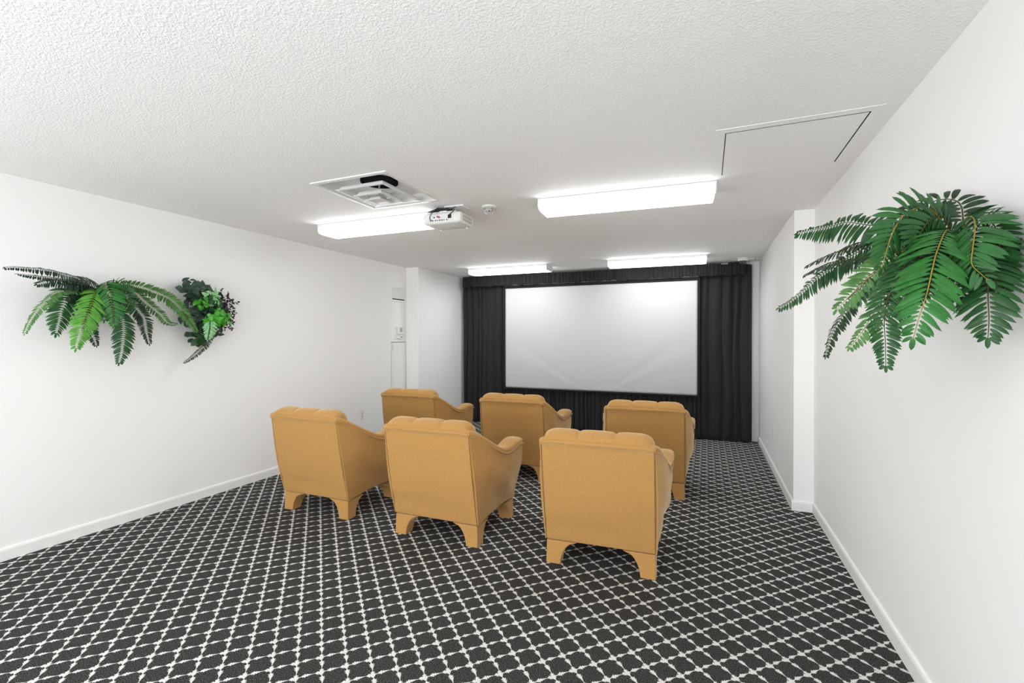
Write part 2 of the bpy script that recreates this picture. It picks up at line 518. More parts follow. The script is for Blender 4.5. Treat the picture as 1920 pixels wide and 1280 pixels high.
    for k in range(9):
        an = -PI/2 + PI*k/8
        z = .335 + .085*math.sin(an); ins = .045*(1-math.cos(an))
        rings.append([Vector((sx*(.258-ins), y, z+.012*math.cos(0))) for sx, y in ((-1, .08+ins), (1, .08+ins), (1, .665-ins), (-1, .665-ins))])
    loft(bm, rings)
    obj('seat_cushion', bm, M_fab, t, bevel=.03, seg=3)
    obj('seat_base', boxes((-.262, .262, .0, .632, .146, .258)), M_fab, t, bevel=.012)
    return t
chair = make_chair()
CHAIRS = [
    (-2.876, 2.836, .3, 'ochre armchair at the left end of the nearer row, beside the left wall'),
    (-1.738, 2.789, .3, 'ochre armchair in the middle of the nearer row, seen from behind'),
    (-.596, 2.800, 2.6, 'ochre armchair at the right end of the nearer row, closest to the viewer'),
    (-2.965, 4.325, .3, 'ochre armchair at the left end of the farther row, legs hidden by the nearer row'),
    (-1.762, 4.325, .3, 'ochre armchair in the middle of the farther row, before the screen'),
    (-.500, 4.285, 2.0, 'ochre armchair at the right end of the farther row, near the right curtain'),
]
for i, (x, y, r, lb) in enumerate(CHAIRS):
    o = chair if i == 0 else copy_tree(chair)
    o.location = (x, y, 0); o.rotation_euler = (0, 0, R(r)); o['label'] = lb

# ------------------------------------------------------------------ screen and drapes
YS = 6.965
def frame_bars(bm, x0, x1, z0, z1, l, r, b, tp, ya, yb):
    box(bm, x0, x0+l, ya, yb, z0, z1); box(bm, x1-r, x1, ya, yb, z0, z1)
    box(bm, x0+l, x1-r, ya, yb, z0, z0+b); box(bm, x0+l, x1-r, ya, yb, z1-tp, z1)
t = thing('projection_screen', 'large white projection screen in a black frame between black curtains', 'screen', (-1.571, YS, 0))
bm = nb(); frame_bars(bm, -1.486, 1.486, .586, 2.250, .040, .034, .026, .044, 0, .035)
obj('screen_frame', bm, M_black, t, bevel=.004)
bm = nb()                                            # fabric with faint slack creases running to the bottom centre
NXs, NZs = 110, 64; grid = []
for j in range(NZs+1):
    row = []
    for i in range(NXs+1):
        x = -1.446 + 2.898*i/NXs; z = .612 + 1.594*j/NZs
        dx, dz = x-.02, z-.50
        an = math.atan2(dx, dz); rr = math.hypot(dx, dz)
        cr = 0
        for a0, wd, am in ((-.98, .05, .0075), (-1.12, .06, -.005), (.95, .06, .0075), (1.10, .05, -.005), (-.62, .07, .0035), (.6, .07, .0035)):
            cr += am*math.exp(-((an-a0)/wd)**2)
        cr *= sstep(.12, .45, rr)*(1-sstep(1.1, 1.9, rr))
        edge = sstep(0, .12, min(x+1.446, 1.452-x, 2.206-z, z-.612))
        row.append(bm.verts.new((x, .012 + .55*cr*edge, z)))
    grid.append(row)
for j in range(NZs):
    for i in range(NXs): bm.faces.new((grid[j][i], grid[j][i+1], grid[j+1][i+1], grid[j+1][i]))
bm.verts.ensure_lookup_table()
sc = obj('screen_surface', bm, M_screen, t, smooth=True)
sd = sc.modifiers.new('solid', 'SOLIDIFY'); sd.thickness = .002
# the wooden stand behind it keeps it off the wall
obj('rear_batten', boxes((-1.40, 1.40, .036, .10, 2.18, 2.23)), M_black, t)
obj('rear_batten', boxes((-1.40, 1.40, .036, .10, .60, .65)), M_black, t)

def drape(name, label, cat, x0, x1, z0, z1, y0, amp, lam, seed, nx, nz, gather=0.0, zjit=0.0, ztop=None, thick=.004, slant=0, hem=0.0, group=None):
    """cloth hanging in irregular folds"""
    rnd = random.Random(seed)
    folds = []; x = 0
    while x < (x1-x0)+lam*2:
        wd = lam*rnd.uniform(.55, 1.5); folds.append((x, wd, rnd.uniform(.45, 1.0))); x += wd
    bm = nb(); grid = []
    def phase(s):
        for a, wd, k in folds:
            if a <= s < a+wd: return math.sin(PI*(s-a)/wd)**.7*k - .25*k
        return 0
    for j in range(nz+1):
        fz = j/nz; row = []
        for i in range(nx+1):
            s = (x1-x0)*i/nx
            top = z1 if ztop is None else z1 + interp(ztop, x0+s)
            bot = z0 + zjit*(mnoise.noise(Vector((s*9, seed, 0))))
            z = bot + (top-bot)*fz
            wob = .02*mnoise.noise(Vector((s*2.5, z*.8, seed)))*(1-fz)
            f = phase(s + wob*1.0 + slant*(1-fz)*.1)
            a = amp*(1 + gather*(1-fz))
            f2 = .35*amp*mnoise.noise(Vector((s*60/(1+lam*20), z*1.2, seed+3)))
            yy = y0 - a*f - f2 + .006*mnoise.noise(Vector((s*3, z*2, seed+9)))
            sx = s + .25*lam*mnoise.noise(Vector((s*14, z*1.1, seed+5)))*(0 if i in (0, nx) else 1)
            row.append(bm.verts.new((x0+sx, yy, z)))
        grid.append(row)
    for j in range(nz):
        for i in range(nx): bm.faces.new((grid[j][i], grid[j][i+1], grid[j+1][i+1], grid[j+1][i]))
    o = obj(name, bm, M_curt, smooth=True)
    sd = o.modifiers.new('solid', 'SOLIDIFY'); sd.thickness = thick
    return tag(o, label, cat, group)
drape('stage_curtain', 'tall black curtain left of the screen, hanging in folds', 'curtain', -3.822, -3.080, .012, 2.40, 7.050, .062, .105, 3, 190, 30)
drape('stage_curtain', 'tall black curtain right of the screen, hanging to the carpet', 'curtain', -.105, .560, .012, 2.392, 7.048, .070, .125, 11, 190, 30)
drape('screen_skirt', 'gathered black cloth skirt under the white screen', 'curtain', -3.060, -.082, .012, .600, 7.020, .050, .056, 21, 640, 16, gather=.4)
drape('valance', 'short ruffled black valance along the ceiling above the screen', 'valance', -3.770, .478, 2.252, 2.424, 6.925, .036, .048, 31, 900, 8, zjit=.022,
      ztop=[(-3.77, 0), (-3.0, -.004), (-1.6, -.012), (-.3, -.004), (.17, -.010), (.175, -.026), (.265, -.026), (.27, -.004), (.48, 0)], thick=.003)
bm = nb()
box(bm, -3.83, .50, 7.02, 7.05, 2.410, 2.426)
tag(obj('curtain_rail', bm, M_metal), 'thin rail under the ceiling that carries the black drapes', 'curtain rail')

# ------------------------------------------------------------------ ceiling fittings
# square stepped air diffuser with the duct mouth showing above its cones
t = thing('air_diffuser', 'square white stepped air diffuser in the ceiling left of the projector', 'air vent', (VX, VY, H))
def sq_ring(bm, a0, b0, z0, a1, b1, z1):
    return loft(bm, [[Vector((sx*a, sy*b, z)) for sx, sy in ((-1, -1), (1, -1), (1, 1), (-1, 1))] for a, b, z in ((a0, b0, z0), (a1, b1, z1))], cap=False)
bm = nb()
loft(bm, [[Vector((sx*a, sy*b, z)) for sx, sy in ((-1, -1), (1, -1), (1, 1), (-1, 1))] for a, b, z in
          ((.310, .332, .001), (.310, .332, -.007), (.286, .308, -.010), (.278, .300, -.002), (.278, .300, .03), (.283, .305, .03), (.284, .306, .001), (.310, .332, .001))], cap=False)
obj('diffuser_frame', bm, M_white, t)
bm = nb()                                            # plenum box above
loft(bm, [[Vector((sx*a, sy*b, z)) for sx, sy in ((-1, -1), (1, -1), (1, 1), (-1, 1))] for a, b, z in
          ((.281, .303, .003), (.272, .294, .058), (.001, .001, .058))], cap=False)
obj('plenum', bm, M_white, t, recalc=False)
bm = nb(); lathe(bm, [(.001, .057), (.128, .057), (.128, .044), (.118, .044), (.116, .054), (.001, .055)], 40, Matrix.Translation((.040, -.050, 0)))
obj('duct_mouth', bm, M_hole, t)
for a, z, d in ((.200, -.024, .022), (.120, -.048, .024), (.066, -.066, .018)):
    bm = nb()
    q = .016
    loft(bm, [[Vector((sx*aa, sy*(aa*1.07), zz)) for sx, sy in ((-1, -1), (1, -1), (1, 1), (-1, 1))] for aa, zz in
              ((a, z), (a, z-.004), (a-q, z-.006), (a-q-.012, z+d), (a-q-.010, z+d+.003), (a-q+.003, z-.001), (a, z))], cap=False)
    obj('cone', bm, M_white, t)
obj('cone', boxes((-.032, .032, -.034, .034, -.062, -.059)), M_white, t, bevel=.001)
bm = nb()
tube(bm, [(0, 0, -.06), (0, 0, .056)], .006, 8, ref=Vector((1, 0, 0)))
box(bm, -.19, .19, -.004, .004, -.030, -.020); box(bm, -.05, -.015, -.012, .012, -.052, -.040); box(bm, .02, .055, -.012, .012, -.052, -.040)
obj('hanger', bm, M_grey, t)

# projector on a short ceiling mount
PX, PY, PZ = -1.905, 3.262, 2.292
t = thing('projector', 'white projector hanging from the ceiling, cables looped over it', 'projector', (PX, PY, PZ), R(1.5))
bm = nb(); rings = []
for z, ins in ((0, .022), (.006, .008), (.020, 0), (.070, 0), (.080, .004), (.084, .012)):
    r = []
    hw, hd = .166-ins, .116-ins
    for cx, cy, a0 in ((1, 1, 0), (-1, 1, 90), (-1, -1, 180), (1, -1, 270)):
        for k in range(5):
            an = R(a0+k*22.5); r.append(Vector((cx*(hw-.02)+.02*math.cos(an), cy*(hd-.02)+.02*math.sin(an), z)))
    rings.append(r)
loft(bm, rings)
body = obj('projector_body', bm, M_plastic, t, smooth=True)
md = body.modifiers.new('bevel', 'BEVEL'); md.width = .003; md.segments = 2; md.limit_method = 'ANGLE'; md.angle_limit = R(30)
bm = nb()                                            # rear connector plate with sockets
box(bm, -.118, .108, -.1175, -.115, .018, .070)
pl = obj('connector_panel', bm, M_white, t, bevel=.001)
bm = nb()
for k, x in enumerate((-.10, -.082, -.055, -.035, -.018, .002, .022, .045)):
    box(bm, x, x+(.012 if k % 3 else .007), -.119, -.117, .022, .029)
lathe(bm, [(.006, 0), (.006, .002)], 12, Matrix.Translation((-.062, -.1175, .050)) @ Matrix.Rotation(PI/2, 4, 'X'))
obj('socket', bm, M_dark, pl)
bm = nb(); box(bm, .060, .088, -.124, -.117, .034, .062); obj('power_inlet', bm, M_dark, pl, bevel=.002)
bm = nb()
for i in range(7):
    for j in range(2): box(bm, .1655, .1672, -.070+i*.022, -.056+i*.022, .018+j*.028, .040+j*.028)
obj('vent_slots', bm, M_grey, t)
bm = nb(); lathe(bm, [(.034, 0), (.034, .02), (.028, .024), (.026, .008), (.001, .006)], 24, Matrix.Translation((.085, .114, .045)) @ Matrix.Rotation(-PI/2, 4, 'X'))
obj('lens', bm, M_dark, t, smooth=True)
for sx, sy in ((-.12, -.08), (.12, .09), (-.12, .09)):
    bm = nb(); lathe(bm, [(.011, 0), (.011, -.005), (.008, -.007)], 12, Matrix.Translation((sx, sy, .001)))
    obj('foot', bm, M_plastic, t)
bm = nb()
box(bm, -.150, .110, -.090, -.070, .090, .098); box(bm, -.150, .110, .060, .080, .090, .098)
box(bm, -.03, .03, -.09, .08, .096, .104); box(bm, -.022, .022, -.02, .02, .10, .139)
for x in (-.14, .10):
    for y in (-.08, .07): box(bm, x-.006, x+.006, y-.006, y+.006, .078, .095)
obj('mount_bracket', bm, M_white, t, bevel=.001)
bm = nb(); box(bm, -.005, .160, -.060, .060, .137, .1478)
mp = obj('ceiling_plate', bm, M_white, t, bevel=.002)
for x, y in ((.01, -.045), (.075, -.047), (.145, -.045), (.145, .045), (.01, .045)):
    bm = nb(); lathe(bm, [(.006, 0), (.006, -.003), (.003, -.005)], 10, Matrix.Translation((x, y, .137)))
    obj('screw', bm, M_grey, mp)
bm = nb()                                            # coil of black cable lying on the case
rnd = random.Random(4)
for q in range(5):
    pts = []
    for k in range(26):
        an = 2*PI*k/25 + q
        pts.append((-.055+.085*math.cos(an)+.006*q*math.cos(3*an), -.035+.05*math.sin(an), .103+.005*q+.006*math.sin(2*an+q)))
    tube(bm, pts, .0055, 6)
obj('cable_coil', bm, M_dark, t, smooth=True)
bm = nb()
tube(bm, smooth_path([(-.045, -.09, .108), (-.072, -.120, .095), (-.092, -.130, .060), (-.094, -.126, .035), (-.080, -.121, .026)], 6), .0028, 6)
tube(bm, smooth_path([(.03, -.08, .108), (.085, -.100, .108), (.122, -.128, .092), (.105, -.138, .072), (.078, -.128, .060)], 6), .0032, 6)
tube(bm, smooth_path([(-.01, -.05, .115), (.02, -.075, .130), (.05, -.07, .118), (.085, -.06, .132), (.10, -.05, .140)], 6), .0028, 6)
obj('cable', bm, M_dark, t, smooth=True)
bm = nb(); tube(bm, smooth_path([(-.030, -.09, .100), (-.030, -.128, .080), (-.030, -.126, .056)], 5), .0014, 6)
obj('audio_lead', bm, M_grey, t, smooth=True)
bm = nb(); tube(bm, [(-.036, -.120, .054), (-.012, -.128, .046)], .0055, 8); obj('plug', bm, M_red, t, smooth=True)

# smoke detector
t = thing('smoke_detector', 'small round white detector with a cage on the ceiling', 'smoke detector', (-1.585, 3.345, H))
bm = nb(); lathe(bm, [(.060, 0), (.060, -.006), (.052, -.013), (.001, -.014)], 32); obj('detector_base', bm, M_plastic, t, smooth=True)
bm = nb(); lathe(bm, [(.030, -.012), (.030, -.028), (.026, -.036), (.001, -.037)], 24); obj('sensor', bm, M_grey, t, smooth=True)
bm = nb()
for k in range(8):
    a = 2*PI*k/8
    tube(bm, [(r*math.cos(a), r*math.sin(a), z) for r, z in ((.040, -.011), (.041, -.04), (.034, -.054), (.004, -.058))], .0022, 5)
tube(bm, [(.0405*math.cos(2*PI*k/24), .0405*math.sin(2*PI*k/24), -.036) for k in range(25)], .002, 5, ref=Vector((0, 0, 1)))
obj('cage', bm, M_plastic, t, smooth=True)

# ceiling access hatch
t = thing('access_hatch', 'flush ceiling access hatch with dark gaps near the right wall', 'hatch', (.388, 2.945, H))
bm = nb()
box(bm, -.352, -.304, -.385, .378, -.0022, .004); box(bm, .306, .345, -.385, .378, -.0022, .004)
box(bm, -.304, .306, -.385, -.335, -.0022, .004); box(bm, -.304, .306, .331, .378, -.0022, .004)
obj('hatch_frame', bm, M_ceil, t)
obj('hatch_panel', boxes((-.299, .299, -.324, .329, -.0018, .003)), M_ceil, t)
obj('gap', boxes((-.306, .308, -.337, .333, -.0006, .003)), M_dkgap, t)

# dome camera by the right pier with a short conduit
t = thing('dome_camera', 'small white dome camera on the ceiling above the right curtain', 'camera', (.425, 6.72, H))
bm = nb(); lathe(bm, [(.060, 0), (.060, -.034), (.055, -.042), (.001, -.042)], 28); obj('camera_base', bm, M_plastic, t, smooth=True)
bm = nb(); lathe(bm, [(.048*math.cos(k*PI/14), -.041-.046*math.sin(k*PI/14)) for k in range(7)]+[(.001, -.087)], 28); obj('dome', bm, M_clear, t, smooth=True)
bm = nb(); tube(bm, [(.484, 6.74, H-.012), (.56, 6.76, H-.012), (.64, 6.78, H-.013), (.655, 6.785, H-.013)], .008, 8)
cd = tag(obj('conduit', bm, M_plastic, smooth=True), 'thin white conduit from the dome camera to the right pier', 'conduit')
for x in (.575, .615):
    obj('clip', boxes((x-.006, x+.006, 6.748, 6.788, H-.024, H)), M_grey, cd)

# ------------------------------------------------------------------ wall fittings
t = thing('wall_vent', 'white louvred air grille high on the left wall', 'air vent', (XL, 5.578, 2.036))
bm = nb(); B2, Z2 = .176, .112
for y0, y1, z0, z1 in ((-B2, -B2+.028, -Z2, Z2), (B2-.028, B2, -Z2, Z2), (-B2+.028, B2-.028, -Z2, -Z2+.028), (-B2+.028, B2-.028, Z2-.028, Z2)):
    box(bm, 0, .012, y0, y1, z0, z1)
obj('grille_frame', bm, M_trim, t, bevel=.002)
for k in range(9):
    bm = nb(); z = -Z2+.053+k*.0166
    M = Matrix.Translation((.005, 0, z)) @ Matrix.Rotation(R(-68), 4, 'Y')
    box(bm, -.0098, .0098, -B2+.026, B2-.026, -.0014, .0014, M)
    obj('louvre', bm, M_trim, t)
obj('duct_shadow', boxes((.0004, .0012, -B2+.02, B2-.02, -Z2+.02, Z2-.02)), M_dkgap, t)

t = thing('thermostat', 'white thermostat under a clear guard on the left wall', 'thermostat', (XL, 5.588, 1.482))
obj('guard_plate', boxes((0, .006, -.115, .112, -.100, .098)), M_trim, t, bevel=.003)
th = obj('thermostat_body', boxes((.006, .034, -.045, .080, -.018, .086)), M_plastic, t, bevel=.006)
obj('display', boxes((.034, .0352, -.008, .046, .010, .072)), M_grey, th)
obj('sensor_box', boxes((.006, .026, -.052, .058, -.082, -.038)), M_plastic, t, bevel=.005)
obj('switch', boxes((.026, .030, .020, .042, -.068, -.054)), M_dark, t, bevel=.002)

t = thing('access_door', 'narrow white flush door in the left wall under the thermostat', 'door', (XL, 5.575, .10))
obj('door_leaf', boxes((.0005, .014, -.160, .168, .0, 1.245)), M_trim, t, bevel=.002)
obj('gap', boxes((.0003, .002, -.172, -.160, 0, 1.262), (.0003, .002, -.172, .170, 1.245, 1.252)), M_dkgap, t)
obj('door_frame', boxes((.0005, .012, -.186, -.172, 0, 1.262)), M_trim, t, bevel=.002)
bm = nb()
loft(bm, [[Vector((d, y, z)) for y, z in ((-.152, 1.225), (-.112, 1.155), (-.152, 1.135))] for d in (.014, .026)])
obj('latch', bm, M_plastic, t, bevel=.002)

def outlet(label, x, y, z, s):
    t = thing('wall_outlet', label, 'outlet', (x, y, z), 0, 'white wall outlets')
    obj('cover_plate', boxes((min(0, s*.006), max(0, s*.006), -.037, .037, -.058, .058)), M_plastic, t, bevel=.003)
    for dz in (-.02, .02):
        f = obj('receptacle', boxes((min(s*.006, s*.009), max(s*.006, s*.009), -.016, .016, dz-.014, dz+.014)), M_plastic, t, bevel=.003)
        obj('slot', boxes(*[(min(s*.009, s*.0096), max(s*.009, s*.0096), yy-.0016, yy+.0016, dz-.006, dz+.006) for yy in (-.006, .006)]), M_dark, f)
outlet('white wall outlet low on the left wall behind the left armchair', XL, 4.806, .420, 1)
outlet('white wall outlet low on the right pier beside the black curtain', XPR, 5.60, .412, -1)

# ------------------------------------------------------------------ plants
def leaflet(bm, base, d, n, L, wd, droop, rnd, seg=5):
    """pointed oblong leaflet with a folded midrib; d direction, n leaf normal"""
    side = d.cross(n).normalized()
    prev = None
    ws = (.34, .86, 1.0, 1.0, .80, .0)
    for k in range(seg+1):
        f = k/seg
        p = base + d*(L*f) - n*(droop*L*f*f) - Vector((0, 0, .22*L*f*f))
        h = wd*ws[k]*.5
        if k == seg:
            tip = bm.verts.new(p)
            bm.faces.new((prev[0], prev[1], tip)); bm.faces.new((prev[1], prev[2], tip))
        else:
            cur = [bm.verts.new(p + side*h - n*h*.18), bm.verts.new(p + n*h*.10), bm.verts.new(p - side*h - n*h*.18)]
            if prev:
                bm.faces.new((prev[0], prev[1], cur[1], cur[0])); bm.faces.new((prev[1], prev[2], cur[2], cur[1]))
            prev = cur

def frond(parent, pts, hl, n, key, seed, blunt=.25, wl=.215, name='frond', sr=.0024):
    rnd = random.Random(seed)
    path = smooth_path(pts, 10)
    cum = [0]
    for a, b in zip(path, path[1:]): cum.append(cum[-1]+(b-a).length)
    tot = cum[-1]; n = Vector(n)
    def at(s):
        for i in range(len(path)-1):
            if cum[i+1] >= s:
                f = (s-cum[i])/max(1e-6, cum[i+1]-cum[i])
                return path[i].lerp(path[i+1], f), (path[min(i+2, len(path)-1)]-path[max(i-1, 0)]).normalized()
        return path[-1], (path[-1]-path[-2]).normalized()
    bm = nb()
    s = .05*tot
    while s < tot*.995:
        f = s/tot
        p, t = at(s)
        nn = (n - t*n.dot(t)).normalized()
        b = t.cross(nn)
        prof = interp([(0, .55), (.2, .85), (.45, 1.0), (.65, .92), (.82, .66), (.93, .40), (1, blunt)], f)
        L = hl*prof
        for sd in (-1, 1):
            ang = R(rnd.uniform(66, 82)-12*f)
            d = (b*sd*math.sin(ang) + t*math.cos(ang) + nn*rnd.uniform(-.18, .12)).normalized()
            ln = (nn + b*sd*rnd.uniform(-.05, .25) + t*rnd.uniform(-.3, .1)).normalized()
            ln = (ln - d*ln.dot(d)).normalized()
            leaflet(bm, p + b*sd*.003, d, ln, L*rnd.uniform(.9, 1.06), max(.010, L*wl)*rnd.uniform(.9, 1.1), rnd.uniform(.10, .38), rnd)
        s += max(.0115, hl*prof*.205)
    p, t = at(tot*.99); nn = (n - t*n.dot(t)).normalized()
    leaflet(bm, p, t, nn, hl*.3, hl*.14, .1, rnd)
    f = obj(name, bm, M_g[key], parent, recalc=False, smooth=True)
    bm = nb()
    k = len(path)
    tube(bm, path, [sr*(1-.6*i/(k-1)) for i in range(k)], 6)
    obj('stem', bm, M_stem if key in ('g0', 'g1', 'g5', 'g4') else M_stemd, f, smooth=True)
    return f

def wall_basket(parent, x, s, y, z, wd, dp, ht):
    """half round basket pinned to the wall; s = direction out of the wall"""
    bm = nb(); rings = []
    for f, q in ((0, .35), (.15, .6), (.5, .9), (.85, 1.0), (1.0, 1.05), (1.0, .93), (.86, .88)):
        rings.append([Vector((x + s*(dp*q*math.sin(PI*k/14)+.002), y + wd*q*math.cos(PI*k/14), z-ht+ht*f)) for k in range(15)])
    loft(bm, rings)
    return obj('basket', bm, M_pot, parent, smooth=True)

RIGHT_FRONDS=[
 ([(0.711,1.84,1.699),(0.702,1.78,1.751),(0.686,1.7,1.733),(0.664,1.64,1.69),(0.644,1.6,1.637),(0.636,1.585,1.594),(0.653,1.585,1.569),(0.666,1.58,1.551)],0.092,(-0.57,-0.33,0.75),'g1',''),
 ([(0.73,1.84,1.649),(0.719,1.74,1.637),(0.703,1.67,1.573),(0.692,1.64,1.506),(0.692,1.635,1.449),(0.692,1.64,1.398)],0.082,(-0.41,-0.68,0.6),'g2',''),
 ([(0.698,1.84,1.717),(0.641,1.74,1.713),(0.577,1.62,1.636),(0.55,1.57,1.583),(0.528,1.54,1.515),(0.508,1.53,1.449),(0.5,1.54,1.395)],0.09,(-0.09,-0.7,0.71),'g0',''),
 ([(0.695,1.85,1.711),(0.626,1.8,1.792),(0.561,1.76,1.782),(0.528,1.74,1.746),(0.507,1.73,1.701),(0.495,1.73,1.651),(0.487,1.735,1.612)],0.085,(0.49,-0.87,-0.03),'g1',''),
 ([(0.687,1.88,1.701),(0.624,1.98,1.773),(0.568,2.1,1.814),(0.534,2.16,1.838),(0.504,2.2,1.855),(0.458,2.26,1.855),(0.419,2.3,1.856),(0.383,2.34,1.857),(0.361,2.36,1.858)],0.075,(-0.65,-0.6,0.46),'g2',''),
 ([(0.688,1.9,1.682),(0.637,2.02,1.744),(0.585,2.12,1.754),(0.523,2.22,1.725),(0.463,2.28,1.682),(0.418,2.31,1.646),(0.38,2.34,1.601),(0.325,2.37,1.552),(0.292,2.39,1.535)],0.062,(-0.78,-0.54,0.32),'g2',''),
 ([(0.681,1.9,1.7),(0.619,2.06,1.759),(0.527,2.2,1.767),(0.486,2.25,1.75),(0.44,2.3,1.735),(0.392,2.35,1.711)],0.042,(-0.52,-0.35,0.78),'g3',''),
 ([(0.681,1.9,1.676),(0.616,2.0,1.71),(0.525,2.12,1.699),(0.457,2.2,1.701),(0.418,2.25,1.689),(0.378,2.3,1.667)],0.042,(-0.48,-0.34,0.81),'g3',''),
 ([(0.687,1.88,1.672),(0.627,1.9,1.697),(0.549,1.92,1.657),(0.496,1.94,1.592),(0.456,1.96,1.544),(0.425,1.98,1.501)],0.072,(-0.41,-0.91,0.1),'g4',''),
 ([(0.687,1.88,1.672),(0.62,1.92,1.678),(0.54,1.95,1.631),(0.487,1.97,1.566),(0.446,1.98,1.486),(0.415,1.985,1.422),(0.393,1.985,1.334)],0.045,(-0.75,-0.38,0.54),'g3',''),
 ([(0.68,1.86,1.653),(0.607,1.84,1.641),(0.544,1.84,1.572),(0.497,1.85,1.479),(0.467,1.86,1.415),(0.438,1.87,1.369)],0.052,(-0.55,-0.71,0.44),'g4',''),
 ([(0.686,1.86,1.659),(0.607,1.8,1.676),(0.554,1.75,1.629),(0.523,1.73,1.576),(0.497,1.72,1.512),(0.49,1.72,1.45),(0.494,1.725,1.391),(0.497,1.73,1.313)],0.062,(-0.37,-0.79,0.5),'g2',''),
 ([(0.73,1.87,1.753),(0.728,1.88,1.811),(0.714,1.9,1.838),(0.681,1.92,1.844),(0.636,1.93,1.824),(0.597,1.94,1.806),(0.557,1.95,1.787)],0.085,(-0.29,-0.83,0.47),'g3',''),
 ([(0.693,1.86,1.668),(0.645,1.8,1.694),(0.6,1.76,1.661),(0.568,1.74,1.612),(0.546,1.73,1.549),(0.534,1.73,1.471)],0.08,(-0.05,-0.82,0.57),'g3',''),
 ([(0.723,1.84,1.679),(0.743,1.8,1.739),(0.748,1.75,1.724),(0.747,1.72,1.673),(0.749,1.71,1.598),(0.752,1.71,1.517)],0.06,(-0.88,-0.43,0.19),'g2',''),
 ([(0.711,1.84,1.664),(0.678,1.78,1.69),(0.656,1.73,1.636),(0.651,1.71,1.573),(0.658,1.71,1.512)],0.088,(-0.24,-0.69,0.68),'g3',''),
 ([(0.702,1.85,1.694),(0.661,1.81,1.765),(0.615,1.77,1.754),(0.58,1.74,1.706),(0.561,1.73,1.651)],0.088,(0.64,-0.76,0.02),'g2',''),
]
LEFT_FRONDS=[
 ([(-4.03,1.998,1.746),(-3.93,1.887,1.798),(-3.85,1.763,1.805),(-3.81,1.679,1.813),(-3.79,1.612,1.824),(-3.77,1.515,1.823),(-3.76,1.426,1.819),(-3.76,1.376,1.809)],0.045,(0.58,0.33,0.74),'g3',''),
 ([(-4.03,1.998,1.734),(-3.95,1.821,1.78),(-3.91,1.663,1.792),(-3.9,1.56,1.793),(-3.9,1.481,1.796)],0.042,(0.55,0.24,0.8),'g3',''),
 ([(-4.03,1.998,1.719),(-3.91,1.82,1.76),(-3.85,1.704,1.763),(-3.82,1.624,1.763),(-3.81,1.581,1.751),(-3.8,1.534,1.732)],0.06,(0.76,0.39,0.51),'g3',''),
 ([(-4.01,1.972,1.704),(-3.87,1.749,1.716),(-3.82,1.65,1.698),(-3.79,1.578,1.634),(-3.78,1.53,1.571),(-3.78,1.493,1.495),(-3.785,1.471,1.424)],0.04,(0.48,-0.25,0.84),'g4',''),
 ([(-4.04,1.971,1.705),(-3.96,1.782,1.733),(-3.935,1.747,1.683),(-3.92,1.71,1.591),(-3.92,1.695,1.514),(-3.92,1.679,1.43)],0.095,(0.92,-0.0,0.4),'g1',''),
 ([(-4.01,1.972,1.716),(-3.87,1.873,1.728),(-3.81,1.819,1.634),(-3.785,1.772,1.528),(-3.78,1.744,1.444),(-3.78,1.729,1.381),(-3.79,1.723,1.332)],0.088,(0.81,-0.15,0.56),'g5',''),
 ([(-4.01,1.995,1.725),(-3.87,1.925,1.792),(-3.81,1.917,1.733),(-3.78,1.917,1.64),(-3.775,1.927,1.567),(-3.78,1.926,1.497)],0.098,(0.52,-0.52,0.68),'g0',''),
 ([(-4.04,1.954,1.646),(-3.98,1.888,1.566),(-3.96,1.887,1.454),(-3.96,1.905,1.398),(-3.965,1.92,1.349)],0.05,(0.87,-0.42,0.27),'g3',''),
 ([(-4.03,2.014,1.689),(-3.95,2.046,1.592),(-3.92,2.063,1.487),(-3.91,2.051,1.363),(-3.915,2.043,1.282),(-3.92,2.032,1.221)],0.078,(0.86,-0.48,0.18),'g2',''),
 ([(-4.03,2.031,1.729),(-3.95,2.067,1.761),(-3.92,2.109,1.673),(-3.91,2.148,1.616),(-3.905,2.188,1.55),(-3.905,2.202,1.458),(-3.91,2.227,1.357)],0.058,(0.77,-0.63,-0.08),'g3',''),
 ([(-4.01,2.021,1.735),(-3.93,2.04,1.784),(-3.89,2.138,1.785),(-3.87,2.257,1.747),(-3.86,2.359,1.698),(-3.86,2.452,1.598),(-3.87,2.559,1.455)],0.062,(0.68,-0.47,-0.56),'g4',''),
 ([(-4.03,2.031,1.721),(-3.96,2.113,1.773),(-3.935,2.213,1.677),(-3.93,2.315,1.589),(-3.935,2.376,1.524),(-3.94,2.452,1.514)],0.05,(0.69,-0.43,-0.58),'g4',''),
 ([(-4.01,2.014,1.727),(-3.91,2.013,1.792),(-3.86,2.033,1.731),(-3.85,2.054,1.663),(-3.855,2.067,1.591)],0.08,(0.45,-0.88,0.17),'g1',''),
 ([(-4.01,1.988,1.705),(-3.92,1.915,1.733),(-3.89,1.919,1.655),(-3.885,1.929,1.584),(-3.89,1.928,1.529)],0.08,(0.72,-0.35,0.6),'g1',''),
 ([(-4.03,2.014,1.728),(-3.94,1.861,1.784),(-3.9,1.798,1.758),(-3.88,1.754,1.699),(-3.875,1.729,1.644)],0.08,(0.86,0.37,0.35),'g3',''),
]
BUSH_FROND=[
 ([(-3.99,2.712,1.513),(-3.91,2.689,1.42),(-3.9,2.65,1.353),(-3.91,2.581,1.278),(-3.92,2.488,1.203)],0.035,(0.47,-0.66,0.58),'g6',''),
]

